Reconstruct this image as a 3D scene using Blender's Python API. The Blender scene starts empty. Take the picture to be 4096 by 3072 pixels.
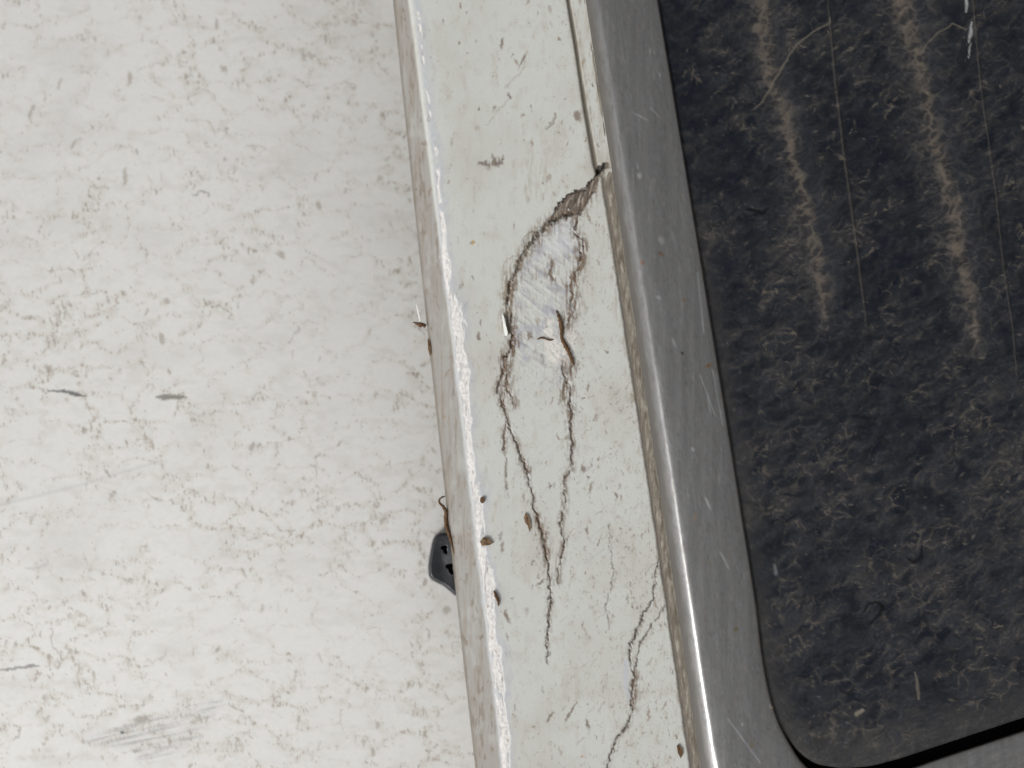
import bpy, bmesh, math, random
import numpy as np

# ------------------------------------------------------------------ camera, sky, sun, exposure
scene = bpy.context.scene
C = scene.collection
MM = 0.001
HC = 300.0                      # camera height over the frame's face, mm
PPM = 12.0                      # photo pixels per mm on the frame's face

cam_d = bpy.data.cameras.new('camera')
cam = bpy.data.objects.new('camera', cam_d)
C.objects.link(cam)
cam.location = (0, 0, HC * MM)
cam_d.sensor_width = 36.0
cam_d.lens = 36.0 * HC / (4096 / PPM)
cam_d.clip_start = 0.005
cam_d.clip_end = 50
cam_d.dof.use_dof = True
cam_d.dof.focus_distance = (HC - 1.0) * MM
cam_d.dof.aperture_fstop = 5.0
scene.camera = cam

SUN = np.array([-0.60, -0.47, 0.65]); SUN /= np.linalg.norm(SUN)
world = bpy.data.worlds.new('World'); scene.world = world
world.use_nodes = True
wn = world.node_tree
bgn = wn.nodes['Background']
sky = wn.nodes.new('ShaderNodeTexSky'); sky.sky_type = 'NISHITA'
sky.sun_disc = False
sky.sun_elevation = math.asin(SUN[2])
sky.sun_rotation = math.atan2(SUN[0], SUN[1])
sky.dust_density = 4.0
hs = wn.nodes.new('ShaderNodeHueSaturation')
hs.inputs['Saturation'].default_value = 0.05      # overcast: the sky is nearly grey
wn.links.new(sky.outputs[0], hs.inputs['Color'])
wn.links.new(hs.outputs[0], bgn.inputs['Color'])
bgn.inputs['Strength'].default_value = 0.10

sun_d = bpy.data.lights.new('sun', 'SUN')
sun_d.energy = 0.8
sun_d.angle = math.radians(10)
sun_d.color = (1.0, 0.985, 0.96)
sun = bpy.data.objects.new('sun', sun_d); C.objects.link(sun)
from mathutils import Vector
sun.rotation_euler = Vector(-SUN).to_track_quat('-Z', 'Y').to_euler()

vs = scene.view_settings
vs.view_transform = 'Standard'; vs.look = 'None'; vs.gamma = 1.0
vs.use_curve_mapping = False
vs.exposure = 0.22

# ------------------------------------------------------------------ helpers
rng = np.random.default_rng(7)
random.seed(7)

def P(px, py, z):
    """photo-scale surface coordinates and height (mm) -> metres"""
    k = (HC - np.asarray(z, float)) / HC / PPM
    x = (np.asarray(px, float) - 2048) * k
    y = -(np.asarray(py, float) - 1536) * k
    return np.stack(np.broadcast_arrays(x, y, np.asarray(z, float)), -1) * MM

_perm = {}
def gnoise(x, y, seed=0):
    if seed not in _perm:
        r = np.random.default_rng(1000 + seed)
        p = r.permutation(512).astype(np.int32)
        a = r.random(512) * 2 * np.pi
        _perm[seed] = (p, np.cos(a).astype(np.float32), np.sin(a).astype(np.float32))
    p, gx, gy = _perm[seed]
    xi = np.floor(x); yi = np.floor(y)
    fx = (x - xi).astype(np.float32); fy = (y - yi).astype(np.float32)
    xi = xi.astype(np.int32); yi = yi.astype(np.int32)
    u = fx * fx * fx * (fx * (fx * 6 - 15) + 10); v = fy * fy * fy * (fy * (fy * 6 - 15) + 10)
    def g(ix, iy, dx, dy):
        h = p[(p[ix & 511] + iy) & 511]
        return gx[h] * dx + gy[h] * dy
    n00 = g(xi, yi, fx, fy); n10 = g(xi + 1, yi, fx - 1, fy)
    n01 = g(xi, yi + 1, fx, fy - 1); n11 = g(xi + 1, yi + 1, fx - 1, fy - 1)
    return ((n00 * (1 - u) + n10 * u) * (1 - v) + (n01 * (1 - u) + n11 * u) * v) * 1.5

def fbm(x, y, sx, sy=None, octv=4, seed=0, rough=0.5, ridged=False):
    sy = sy or sx
    out = 0; a = 1; t = 0; f = 1.0
    for o in range(octv):
        n = gnoise(x / sx * f + 17.3 * o, y / sy * f + 9.1 * o, seed + o)
        if ridged: n = 1 - np.abs(n) * 2
        out = out + a * n; t += a; a *= rough; f *= 2.03
    return out / t

def worley(x, y, sx, sy, seed):
    r_ = np.random.default_rng(seed); tb = r_.random((512, 2)).astype(np.float32); pm = r_.permutation(512)
    gx = x / sx; gy = y / sy; ix = np.floor(gx).astype(np.int32); iy = np.floor(gy).astype(np.int32)
    f1_ = np.full(x.shape, 9., np.float32); f2_ = f1_.copy()
    for a_ in (-1, 0, 1):
        for b_ in (-1, 0, 1):
            hsh = pm[(pm[(ix + a_) & 511] + iy + b_) & 511]
            dd_ = np.hypot(ix + a_ + tb[hsh, 0] - gx, iy + b_ + tb[hsh, 1] - gy)
            f2_ = np.minimum(f2_, np.maximum(f1_, dd_)); f1_ = np.minimum(f1_, dd_)
    return f2_ - f1_

def sstep(a, b, x):
    t = np.clip((x - a) / (b - a), 0, 1)
    return t * t * (3 - 2 * t)

class Sheet:
    """a surface sheet: rows share py, columns run off(row)+s(col); carries colour, height and roughness"""
    def __init__(self, py, s, off, base, rough):
        self.py = np.asarray(py, np.float32); self.s = np.asarray(s, np.float32)
        self.off = np.broadcast_to(np.asarray(off, np.float32), self.py.shape)
        self.X = self.off[:, None] + self.s[None, :]
        self.Y = np.broadcast_to(self.py[:, None], self.X.shape)
        self.Xw = self.X; self.Yw = self.Y
        self.col = np.empty(self.X.shape + (3,), np.float32); self.col[:] = base
        self.h = np.zeros(self.X.shape, np.float32)
        self.r = np.full(self.X.shape, rough, np.float32)
    def warp(self, *lv):
        dx = 0; dy = 0
        for i, (sc, am) in enumerate(lv):
            dx = dx + am * fbm(self.X, self.Y, sc, octv=2, seed=40 + 7 * i)
            dy = dy + am * fbm(self.X, self.Y, sc, octv=2, seed=60 + 7 * i)
        self.Xw = self.X + dx; self.Yw = self.Y + dy
    def win(self, x0, x1, y0, y1):
        r0 = np.searchsorted(self.py, y0); r1 = np.searchsorted(self.py, y1)
        if r1 <= r0: return None
        o0 = min(self.off[r0], self.off[r1 - 1]); o1 = max(self.off[r0], self.off[r1 - 1])
        c0 = np.searchsorted(self.s, x0 - o1); c1 = np.searchsorted(self.s, x1 - o0)
        if c1 <= c0: return None
        return slice(r0, r1), slice(c0, c1)
    def line(self, pts, w, soft=0.5, warp=True):
        """mask of a polyline; w a width or one per point (half widths)"""
        m = np.zeros(self.X.shape, np.float32)
        pts = np.asarray(pts, float); w = np.broadcast_to(np.asarray(w, float), (len(pts),))
        XX, YY = (self.Xw, self.Yw) if warp else (self.X, self.Y)
        for (a, b, wa, wb) in zip(pts[:-1], pts[1:], w[:-1], w[1:]):
            pad = max(wa, wb) * (1 + soft) + 16
            sl = self.win(min(a[0], b[0]) - pad, max(a[0], b[0]) + pad, min(a[1], b[1]) - pad, max(a[1], b[1]) + pad)
            if sl is None: continue
            x = XX[sl]; y = YY[sl]
            d = b - a; L = max(d @ d, 1e-6)
            t = np.clip(((x - a[0]) * d[0] + (y - a[1]) * d[1]) / L, 0, 1)
            dist = np.hypot(x - a[0] - t * d[0], y - a[1] - t * d[1]) / (wa + (wb - wa) * t)
            m[sl] = np.maximum(m[sl], 1 - sstep(1 - soft, 1 + soft, dist))
        return m
    def poly(self, pts, soft=6):
        """soft mask of a polygon"""
        pts = np.asarray(pts, float)
        m = np.zeros(self.X.shape, np.float32)
        p0 = pts.min(0) - 30; p1 = pts.max(0) + 30
        sl = self.win(p0[0], p1[0], p0[1], p1[1])
        if sl is None: return m
        x = self.Xw[sl]; y = self.Yw[sl]
        ins = np.zeros(x.shape, bool); dist = np.full(x.shape, 1e9, np.float32)
        for a, b in zip(pts, np.roll(pts, -1, 0)):
            c = ((a[1] > y) != (b[1] > y)) & (x < (b[0] - a[0]) * (y - a[1]) / (b[1] - a[1] + 1e-9) + a[0])
            ins ^= c
            d = b - a; t = np.clip(((x - a[0]) * d[0] + (y - a[1]) * d[1]) / (d @ d + 1e-9), 0, 1)
            dist = np.minimum(dist, np.hypot(x - a[0] - t * d[0], y - a[1] - t * d[1]))
        sd = np.where(ins, dist, -dist)
        m[sl] = sstep(-soft, soft, sd)
        return m
    def tint(self, m, c, a=1.0):
        k = (np.clip(m * a, 0, 1))[..., None]
        self.col = self.col * (1 - k) + np.asarray(c, np.float32) * k
    def fleck(self, x, y, hl, hw, ang, c, a, dh=0.0):
        R = max(hl, hw) * 1.5 + 14
        sl = self.win(x - R, x + R, y - R, y + R)
        if sl is None: return
        dx = self.Xw[sl] - x; dy = self.Yw[sl] - y
        ca, sa = math.cos(ang), math.sin(ang)
        u = dx * ca + dy * sa; v = -dx * sa + dy * ca
        q = np.sqrt((u / hl) ** 2 + (v / hw) ** 2)
        m = (1 - sstep(0.55, 1.35, q)) * a
        self.col[sl] = self.col[sl] * (1 - m[..., None]) + np.asarray(c, np.float32) * m[..., None]
        if dh: self.h[sl] += m * dh

def mesh_obj(name, V, faces_q, mat, parent=None, col=None, rough=None, smooth=True):
    me = bpy.data.meshes.new(name)
    V = np.ascontiguousarray(V, np.float32).reshape(-1, 3); F = np.ascontiguousarray(faces_q, np.int32)
    n = F.shape[1]
    me.vertices.add(len(V)); me.vertices.foreach_set('co', V.ravel())
    me.loops.add(F.size); me.loops.foreach_set('vertex_index', F.ravel())
    me.polygons.add(len(F))
    me.polygons.foreach_set('loop_start', np.arange(0, F.size, n, dtype=np.int32))
    me.polygons.foreach_set('use_smooth', np.full(len(F), smooth))
    me.update(calc_edges=True)
    if col is not None:
        at = me.color_attributes.new('Col', 'FLOAT_COLOR', 'POINT')
        c4 = np.ones((len(V), 4), np.float32); cc = np.asarray(col); c4[:, :cc.shape[-1]] = cc.reshape(-1, cc.shape[-1])
        at.data.foreach_set('color', c4.ravel())
    if rough is not None:
        at = me.attributes.new('Rgh', 'FLOAT', 'POINT')
        at.data.foreach_set('value', np.ascontiguousarray(rough, np.float32).ravel())
    me.materials.append(mat)
    o = bpy.data.objects.new(name, me); C.objects.link(o)
    if parent: o.parent = parent
    return o

def grid_obj(name, V, mat, parent=None, col=None, rough=None, fmask=None):
    ny, nx = V.shape[:2]
    i = np.arange(ny * nx).reshape(ny, nx)
    # wound so the normals face up: columns run +x, rows run -y
    F = np.stack([i[:-1, :-1], i[1:, :-1], i[1:, 1:], i[:-1, 1:]], -1)
    F = F[fmask] if fmask is not None else F.reshape(-1, 4)
    V = V.reshape(-1, 3); col = None if col is None else col.reshape(-1, col.shape[-1]); rough = None if rough is None else rough.reshape(-1)
    if fmask is not None:
        u, inv = np.unique(F, return_inverse=True)
        F = inv.reshape(-1, 4); V = V[u]
        col = None if col is None else col[u]; rough = None if rough is None else rough[u]
    return mesh_obj(name, V, F, mat, parent, col, rough)

def material(name, color=None, rough=0.6, metallic=0.0, spec=0.5, bump=(), vary=(900, 0.06), stretch=None):
    m = bpy.data.materials.new(name); m.use_nodes = True
    nt = m.node_tree; N = nt.nodes; L = nt.links
    b = N['Principled BSDF']
    tc = N.new('ShaderNodeTexCoord')
    mp = N.new('ShaderNodeMapping'); L.new(tc.outputs['Object'], mp.inputs['Vector'])
    if stretch:
        mp.inputs['Rotation'].default_value = (0, 0, stretch[0]); mp.inputs['Scale'].default_value = stretch[1]
    if color is None:
        at = N.new('ShaderNodeAttribute'); at.attribute_name = 'Col'; src = at.outputs['Color']
        ar = N.new('ShaderNodeAttribute'); ar.attribute_name = 'Rgh'; rsrc = ar.outputs['Fac']
    else:
        rg = N.new('ShaderNodeRGB'); rg.outputs[0].default_value = (*color, 1); src = rg.outputs[0]
        rv = N.new('ShaderNodeValue'); rv.outputs[0].default_value = rough; rsrc = rv.outputs[0]
    nz = N.new('ShaderNodeTexNoise'); nz.inputs['Scale'].default_value = vary[0]; nz.inputs['Detail'].default_value = 4
    L.new(mp.outputs[0], nz.inputs['Vector'])
    mr = N.new('ShaderNodeMapRange'); mr.inputs['From Min'].default_value = 0.25; mr.inputs['From Max'].default_value = 0.75
    mr.inputs['To Min'].default_value = 1 - vary[1]; mr.inputs['To Max'].default_value = 1 + vary[1]
    L.new(nz.outputs[0], mr.inputs['Value'])
    vm = N.new('ShaderNodeVectorMath'); vm.operation = 'SCALE'
    L.new(src, vm.inputs[0]); L.new(mr.outputs[0], vm.inputs['Scale'])
    L.new(vm.outputs[0], b.inputs['Base Color'])
    ma = N.new('ShaderNodeMath'); ma.operation = 'MULTIPLY'; ma.use_clamp = True
    L.new(rsrc, ma.inputs[0]); L.new(mr.outputs[0], ma.inputs[1]); L.new(ma.outputs[0], b.inputs['Roughness'])
    b.inputs['Metallic'].default_value = metallic
    if metallic and color is None: L.new(at.outputs['Alpha'], b.inputs['Metallic'])
    b.inputs['Specular IOR Level'].default_value = spec
    prev = None
    for sc, dist in bump:
        bn = N.new('ShaderNodeTexNoise'); bn.inputs['Scale'].default_value = sc; bn.inputs['Detail'].default_value = 5
        L.new(mp.outputs[0], bn.inputs['Vector'])
        bp = N.new('ShaderNodeBump'); bp.inputs['Strength'].default_value = 1.0; bp.inputs['Distance'].default_value = dist
        L.new(bn.outputs[0], bp.inputs['Height'])
        if prev: L.new(prev.outputs[0], bp.inputs['Normal'])
        prev = bp
    if prev: L.new(prev.outputs[0], b.inputs['Normal'])
    return m

def tag(o, label=None, cat=None, group=None, kind=None):
    if label: o['label'] = label
    if cat: o['category'] = cat
    if group: o['group'] = group
    if kind: o['kind'] = kind
    return o

def empty(name, loc):
    o = bpy.data.objects.new(name, None); C.objects.link(o); o.location = loc; o.empty_display_size = 0.01
    return o

M_PANEL = material('white_paint', None, spec=0.35, bump=((1500, 1.2e-5),), vary=(700, 0.03))
M_FRAME = material('gelcoat', None, spec=0.4, bump=((2500, 1.5e-5), (500, 3e-5)), vary=(1500, 0.035))
M_SEAL = material('sealant', None, spec=0.25, bump=((1800, 8e-5),), vary=(1500, 0.15))
M_TRIM = material('dull_metal', None, metallic=0.85, spec=0.5, bump=((900, 2.0e-5),), vary=(500, 0.10), stretch=(0.15, (1.0, 0.06, 1.0)))
M_DARK = material('dusty_black', None, spec=0.09, bump=((1400, 4e-5), (300, 5e-5)), vary=(1100, 0.18))
M_RUB = material('black_rubber', (0.018, 0.019, 0.023), rough=0.34, spec=0.5, bump=((1200, 5e-5), (250, 2e-4)), vary=(900, 0.2))
M_GASK = material('black_gasket', (0.006, 0.006, 0.006), rough=0.9, spec=0.1)
M_TWIG = material('dry_plant', (0.13, 0.075, 0.04), rough=0.8, spec=0.2, bump=((3000, 1e-4),), vary=(1200, 0.35))
M_TAN = material('dry_seed', (0.20, 0.13, 0.075), rough=0.8, spec=0.2, bump=((3000, 1e-4),), vary=(1200, 0.3))
M_CHIP = material('white_chip', (0.74, 0.75, 0.72), rough=0.5, spec=0.4, bump=((2500, 3e-5),), vary=(1500, 0.05))

# ------------------------------------------------------------------ outlines of the frame, in photo-scale surface coordinates
def fit(pts, deg=3):
    p = np.array(pts, float); c = np.polyfit(p[:, 1] / 1000, p[:, 0], deg)
    return lambda y: np.polyval(c, np.asarray(y, float) / 1000)
def joint(pts, s=1.0):
    p = np.array(pts, float)
    return lambda y: np.interp(y, p[:, 1], p[:, 0])
L0 = fit([(1566, 0), (1596, 221), (1628, 481), (1653, 684), (1697, 1050), (1707, 1290), (1723, 1423), (1742, 1658), (1764, 1841), (1780, 1968), (1796, 2080), (1818, 2338), (1837, 2490), (1868, 2750), (1900, 3009), (1908, 3072)], 2)
L1 = fit([(1637, 0), (1678, 316), (1697, 506), (1723, 696), (1754, 949), (1770, 1050), (1786, 1227), (1815, 1404), (1843, 1575), (1859, 1778), (1884, 1968), (1890, 2022), (1916, 2243), (1938, 2452), (1960, 2636), (1985, 2845), (2008, 3034)], 2)
R0 = fit([(2413, 702), (2444, 937), (2469, 1056), (2495, 1234), (2533, 1493), (2571, 1715), (2609, 1987), (2618, 2060), (2656, 2326), (2691, 2528), (2716, 2750), (2748, 2940), (2773, 3072)], 2)
M0 = fit([(2333, 0), (2375, 253), (2413, 468), (2438, 639), (2476, 886), (2511, 1050), (2520, 1177), (2558, 1461), (2596, 1721), (2647, 2063), (2656, 2149), (2704, 2414), (2735, 2655), (2786, 2959), (2799, 3047)], 2)
MI = fit([(2634, 0), (2691, 350), (2800, 1050), (2883, 1500), (2968, 2022), (3019, 2400)], 2)

BROWN = (0.17, 0.115, 0.075); DARK = (0.048, 0.033, 0.024); TAUPE = (0.33, 0.28, 0.225); GREY = (0.12, 0.12, 0.125)

# ------------------------------------------------------------------ the white panel everything lies on
def panel_z(px, py):
    y = -(np.asarray(py, float) - 1536) / PPM
    x = (np.asarray(px, float) - 2048) / PPM
    roll = 0.0013 * np.maximum(np.minimum(x, 20) + 112, 0) ** 2 * (1 - 0.6 * sstep(400, 2700, np.asarray(py, float)))
    return -26.0 - 0.00055 * np.maximum(y + 80, 0) ** 2 - roll
rows = np.concatenate([np.linspace(-2600, -260, 60), np.arange(-250, 3320, 4.8), np.linspace(3330, 5600, 60)])
cols = np.concatenate([np.linspace(-2600, -260, 60), np.arange(-250, 2030, 4.8), np.linspace(2060, 5600, 60)])
S = Sheet(rows, cols, 0.0, (0.83, 0.818, 0.785), 0.5)
S.warp((60, 12), (18, 7), (9, 4))
n1 = fbm(S.X, S.Y, 500, 260, 4, 1); n2 = fbm(S.X, S.Y, 120, 60, 4, 5)
S.tint(sstep(0.0, 0.6, n1), (0.66, 0.635, 0.60), 0.35)
S.tint(sstep(0.05, 0.5, n2), (0.58, 0.54, 0.49), 0.22)
# a web of grime round cleaner cells, the flecks gather on it
wq1 = fbm(S.X, S.Y, 130, 90, 3, 31); wq2 = fbm(S.X, S.Y, 130, 90, 3, 35); big_ = fbm(S.X, S.Y, 520, 380, 3, 39)
cw = worley(S.X + 90 * wq1, S.Y + 70 * wq2, 190, 105, 21); cw2 = worley(S.X + 50 * wq1, S.Y + 40 * wq2, 85, 56, 22)
web = np.clip((1 - sstep(0.0, 0.42, cw)) * 0.9 + (1 - sstep(0.0, 0.3, cw2)) * 0.35 * sstep(-0.3, 0.3, big_), 0, 1)
den = web * (0.45 + 0.55 * sstep(-0.4, 0.35, big_ + 0.4 * wq1))
S.tint(den * sstep(-0.35, 0.35, fbm(S.X, S.Y, 36, 30, 3, 16)), (0.62, 0.55, 0.475), 0.40)
f1 = fbm(S.Xw, S.Yw, 11, 46, 3, 19); f2 = fbm(S.Xw, S.Yw, 8.5, 26, 2, 24); f3 = fbm(S.Xw, S.Yw, 30, 46, 4, 28)
t = 0.64 - 0.50 * den; S.tint(sstep(t, t + 0.26, f1), (0.30, 0.225, 0.155), 0.6)
t = 0.58 - 0.46 * den; S.tint(sstep(t, t + 0.22, f2), (0.31, 0.235, 0.165), 0.46)
t = 0.74 - 0.30 * den; S.tint(sstep(t, t + 0.14, f3), (0.31, 0.25, 0.185), 0.55)
f4 = fbm(S.Xw, S.Yw, 13, 17, 2, 29); t = 0.70 - 0.25 * den; S.tint(sstep(t, t + 0.10, f4), (0.19, 0.15, 0.11), 0.5)
S.tint((1 - sstep(0.0, 0.07, cw + 0.05 * f1)) * sstep(0.0, 0.4, f1 + 0.5 * wq2) , (0.30, 0.25, 0.195), 0.5)
def lookup(sh, A, x, y):
    i = min(np.searchsorted(sh.py, y), len(sh.py) - 1); j = min(np.searchsorted(sh.s, x - sh.off[i]), len(sh.s) - 1)
    return A[i, j]
k = 0
while k < 380:
    x = rng.uniform(-240, 1950); y = rng.uniform(-240, 3300)
    w = lookup(S, web, x, y)
    if rng.random() > max(0.06, w - 0.1): continue
    k += 1
    big = rng.random() ** 4
    hl = 5 + 8 * rng.random() + 14 * big; hw = 2.5 + 2 * rng.random() + 4 * big
    c = np.array(TAUPE) * rng.uniform(0.75, 1.25) * np.array([1, rng.uniform(0.95, 1.03), rng.uniform(0.9, 1.05)])
    S.fleck(x, y, hl, hw, math.pi / 2 + rng.normal(0.05, 0.35), c, rng.uniform(0.15, 0.62))
for i in range(14):                       # little bent trails of grime
    x = rng.uniform(-200, 1900); y = rng.uniform(-200, 3250); a = rng.uniform(0, 6.28); p = [(x, y)]
    for j in range(rng.integers(4, 9)):
        a += rng.normal(0, 0.6); x += 16 * math.cos(a) * 0.9; y += 16 * math.sin(a); p.append((x, y))
    S.tint(S.line(p, rng.uniform(2, 4.5, len(p)), 0.8), np.array(TAUPE) * rng.uniform(0.7, 1.1), rng.uniform(0.2, 0.6))
# the scratches and the scuff
m = S.line([(186, 1556), (240, 1566), (300, 1577), (350, 1586)], [3, 5, 9, 3], 0.6); S.tint(m, (0.10, 0.10, 0.105), 0.85)
m = S.line([(620, 1587), (660, 1589), (705, 1588), (745, 1587)], [3, 9, 9, 3], 0.6); S.tint(m, (0.22, 0.21, 0.18), 0.85)
m = S.line([(-120, 2712), (0, 2684), (80, 2668), (160, 2656)], [3, 4, 5, 3], 0.6); S.tint(m, (0.20, 0.19, 0.19), 0.8)
m = S.line([(-200, 2070), (0, 2020), (300, 1946), (640, 1845)], [6, 6, 6, 5], 0.9, False); S.tint(m, (0.55, 0.54, 0.52), 0.35)
sc = S.poly([(330, 2965), (520, 2890), (700, 2835), (890, 2800), (850, 2860), (800, 2930), (720, 3020), (560, 3050), (520, 2990)], 22)
ca, sa = math.cos(-0.2), math.sin(-0.2)
stk = fbm(S.X * ca + S.Y * sa, -S.X * sa + S.Y * ca, 260, 14, 3, 23)
S.tint(sc * sstep(-0.1, 0.4, stk), (0.36, 0.35, 0.345), 0.62)
S.tint(sc, (0.60, 0.59, 0.58), 0.15)
S.tint(S.line([(100, 2275), (190, 2262)], [5, 7], 0.9), (0.5, 0.5, 0.5), 0.5)
S.fleck(490, 2926, 9, 9, 0, (0.06, 0.06, 0.06), 0.9)
S.fleck(563, 2878, 32, 17, -0.1, (0.40, 0.37, 0.33), 0.8)
for x, y, l, w, a in [(515, 315, 34, 13, 1.7), (126, 450, 40, 9, 1.8), (900, 275, 20, 16, 0.6), (1272, 822, 22, 16, 1.2), (1125, 1020, 24, 18, 0.8), (650, 1355, 26, 10, 1.3),
                      (290, 2635, 24, 12, 1.2), (375, 2700, 22, 12, 1.4), (238, 335, 26, 9, 1.9), (295, 575, 26, 9, 2.0), (1490, 3010, 24, 11, 1.5), (1785, 2440, 20, 20, 0), (666, 1205, 18, 16, 0), (500, 710, 44, 7, 1.6)]:
    S.fleck(x, y, l * .85, w * .8, a, np.array(TAUPE) * 1.15, 0.6)
S.h = 0.05 * n1 - 0.02 * sstep(0.3, 0.7, n2)
Zp = panel_z(S.X, S.Y) + S.h
r = np.clip(S.r + 0.12 * n2, 0.3, 0.9)
panel = grid_obj('white_panel', P(S.X, S.Y, Zp), M_PANEL, None, S.col, r)
tag(panel, kind='structure')

# ------------------------------------------------------------------ the hatch: frame, sealant, trim, black panel
hatch = empty('window_hatch', (0, 0, -0.012))
tag(hatch, 'white cracked frame with grey metal trim around a dusty black panel', 'hatch')
def put(o):
    o.parent = hatch; o.matrix_parent_inverse = hatch.matrix_world.inverted()
    return o
hatch.matrix_world = __import__('mathutils').Matrix.Translation((0, 0, -0.012))

rows = np.concatenate([np.arange(-1100, -150, 12.0), np.arange(-150, 3220, 3.0), np.arange(3220, 4200, 12.0)])
cols = np.concatenate([[40, 12, 2, -3, -3], np.arange(0, 1010, 3.0)]).astype(np.float32)
cs = np.sort(np.arange(0, 1010, 3.0))
S = Sheet(rows, cs, L0(rows), (0.634, 0.640, 0.602), 0.48)
S.warp((40, 9), (15, 6), (7, 4))
X, Y = S.X, S.Y
l1 = L1(rows)[:, None]; l0 = L0(rows)[:, None]
d = X - l1
wd = l1 - l0
n1 = fbm(X, Y, 330, 420, 4, 71); n2 = fbm(X, Y, 40, 70, 4, 75); st = fbm(X, Y, 10, 60, 3, 79); st2 = fbm(X, Y, 26, 240, 3, 83)
# face grime
S.tint(sstep(-0.1, 0.5, n1), (0.53, 0.51, 0.455), 0.55)
S.tint(sstep(0.0, 0.5, n2) , (0.50, 0.465, 0.40), 0.34)
S.tint(sstep(-0.1, 0.6, st2) * sstep(-0.2, 0.4, n1 + 0.6 * n2), (0.50, 0.46, 0.385), 0.30)
S.tint(sstep(0.28, 0.6, st) * sstep(-0.1, 0.4, n2), (0.33, 0.28, 0.21), 0.42)
# side of the moulding: rubbed-in dirt in long streaks
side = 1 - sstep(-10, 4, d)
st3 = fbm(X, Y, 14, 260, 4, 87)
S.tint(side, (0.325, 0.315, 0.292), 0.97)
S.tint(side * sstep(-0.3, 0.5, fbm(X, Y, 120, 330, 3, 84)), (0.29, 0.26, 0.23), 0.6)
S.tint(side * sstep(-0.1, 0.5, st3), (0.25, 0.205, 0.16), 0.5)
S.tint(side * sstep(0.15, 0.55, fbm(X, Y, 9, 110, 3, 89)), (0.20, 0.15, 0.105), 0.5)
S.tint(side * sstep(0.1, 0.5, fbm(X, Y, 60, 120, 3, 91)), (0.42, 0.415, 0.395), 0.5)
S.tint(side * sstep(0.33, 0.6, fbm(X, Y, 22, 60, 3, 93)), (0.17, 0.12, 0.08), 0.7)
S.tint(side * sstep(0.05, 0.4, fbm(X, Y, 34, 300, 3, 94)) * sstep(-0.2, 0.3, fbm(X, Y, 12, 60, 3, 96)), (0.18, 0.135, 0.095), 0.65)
S.tint((1 - sstep(2, 12, X - l0 + 3 * st)) , (0.16, 0.13, 0.10), 0.5)  # thin shadow line of the gap, painted along the lip's outer edge
# fine rubbed flecks over the face, denser low and towards the trim
dn = 0.42 + 0.35 * sstep(900, 2200, Y) + 0.35 * sstep(250, 650, d) + 0.5 * n2 + 0.3 * n1
f1 = fbm(S.Xw, S.Yw, 9, 34, 3, 401); f2 = fbm(S.Xw, S.Yw, 6.5, 20, 2, 405)
ck = S.line([(2330, 800), (2150, 950), (2050, 1100), (2035, 1300), (2020, 1600), (2090, 1850), (2160, 2100), (2200, 2400)], [50, 45, 45, 55, 50, 40, 35, 30], 0.95) + S.line([(2310, 940), (2300, 1150), (2270, 1400), (2270, 1600), (2285, 1800)], [40, 60, 70, 60, 30], 0.95)
dn = dn + 0.6 * ck
t = 0.70 - 0.30 * np.clip(dn, 0, 1.4); S.tint(sstep(t, t + 0.2, f1) * sstep(-4, 10, d), (0.22, 0.165, 0.115), 0.7)
t = 0.62 - 0.30 * np.clip(dn, 0, 1.4); S.tint(sstep(t, t + 0.25, f2) * sstep(-4, 10, d), (0.30, 0.245, 0.18), 0.5)
# flecks on the face
k = 0
while k < 420:
    y = rng.uniform(-250, 3330); x = rng.uniform(float(L0(y)), float(M0(y)))
    w = lookup(S, n2, x, y)
    dens = 0.30 + 0.25 * (y > 1500) + 0.25 * (x > float(L1(y)) + 380)
    if rng.random() > dens * (0.4 + max(w, 0) * 2.2): continue
    k += 1
    big = rng.random() ** 6
    S.fleck(x, y, 4 + 8 * rng.random() + 14 * big, 1.8 + 1.6 * rng.random() + 4 * big, math.pi / 2 + rng.normal(0.08, 0.28), np.array(BROWN) * rng.uniform(0.8, 1.7), rng.uniform(0.2, 0.75))
# lower right: slanted scrub marks
for i in range(130):
    y = rng.uniform(1500, 3200); x = rng.uniform(float(L1(y)) + 300, float(R0(y)) - 15)
    S.fleck(x, y, rng.uniform(8, 34), rng.uniform(1.6, 3.6), -0.75 + rng.normal(0, 0.2), np.array(BROWN) * rng.uniform(1.0, 2.0), rng.uniform(0.1, 0.4))

# worn edge: bare white primer along the crease, bluish rim beside it
yk = [-260, 0, 130, 230, 330, 500, 700, 860, 1000, 1130, 1230, 1300, 1400, 1600, 1780, 1850, 1980, 2150, 2300, 2450, 2620, 2800, 2950, 3072, 3340]
wk = [8, 11, 11, 8, 9, 11, 12, 17, 25, 36, 42, 42, 35, 32, 27, 33, 37, 40, 38, 38, 36, 38, 36, 30, 30]
shift = np.interp(rows, [0, 600, 1000, 3072], [22, 24, 6, 2])[:, None]
ww = np.interp(rows, yk, wk)[:, None]
e1 = fbm(X, Y, 45, 110, 3, 95); e2 = fbm(X, Y, 14, 18, 3, 99)
e3 = fbm(X, Y, 160, 240, 2, 97)
ww = 0.88 * ww * np.clip(1.0 + 0.7 * e3 + 0.25 * e1, 0.3, 1.5)
dd = d - shift - 11 * e1 * np.minimum(ww / 30, 1.2) - 3.5 * e2 - 8 * e3
broken = np.where(Y < 900, sstep(-0.15, 0.1, fbm(X, Y, 60, 45, 2, 101) - 0.02 + 0.25 * sstep(600, 900, Y)), 1 - 0.92 * sstep(0.12, 0.26, fbm(X, Y, 26, 110, 3, 103) - 0.06 * sstep(1000, 1400, Y)))
worn = sstep(-3, 3, dd) * (1 - sstep(-3, 3, dd - ww)) * broken
rim = sstep(-18, 0, dd) * (1 - sstep(0, 1, (dd - ww) / (38 + 40 * e1)))
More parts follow.
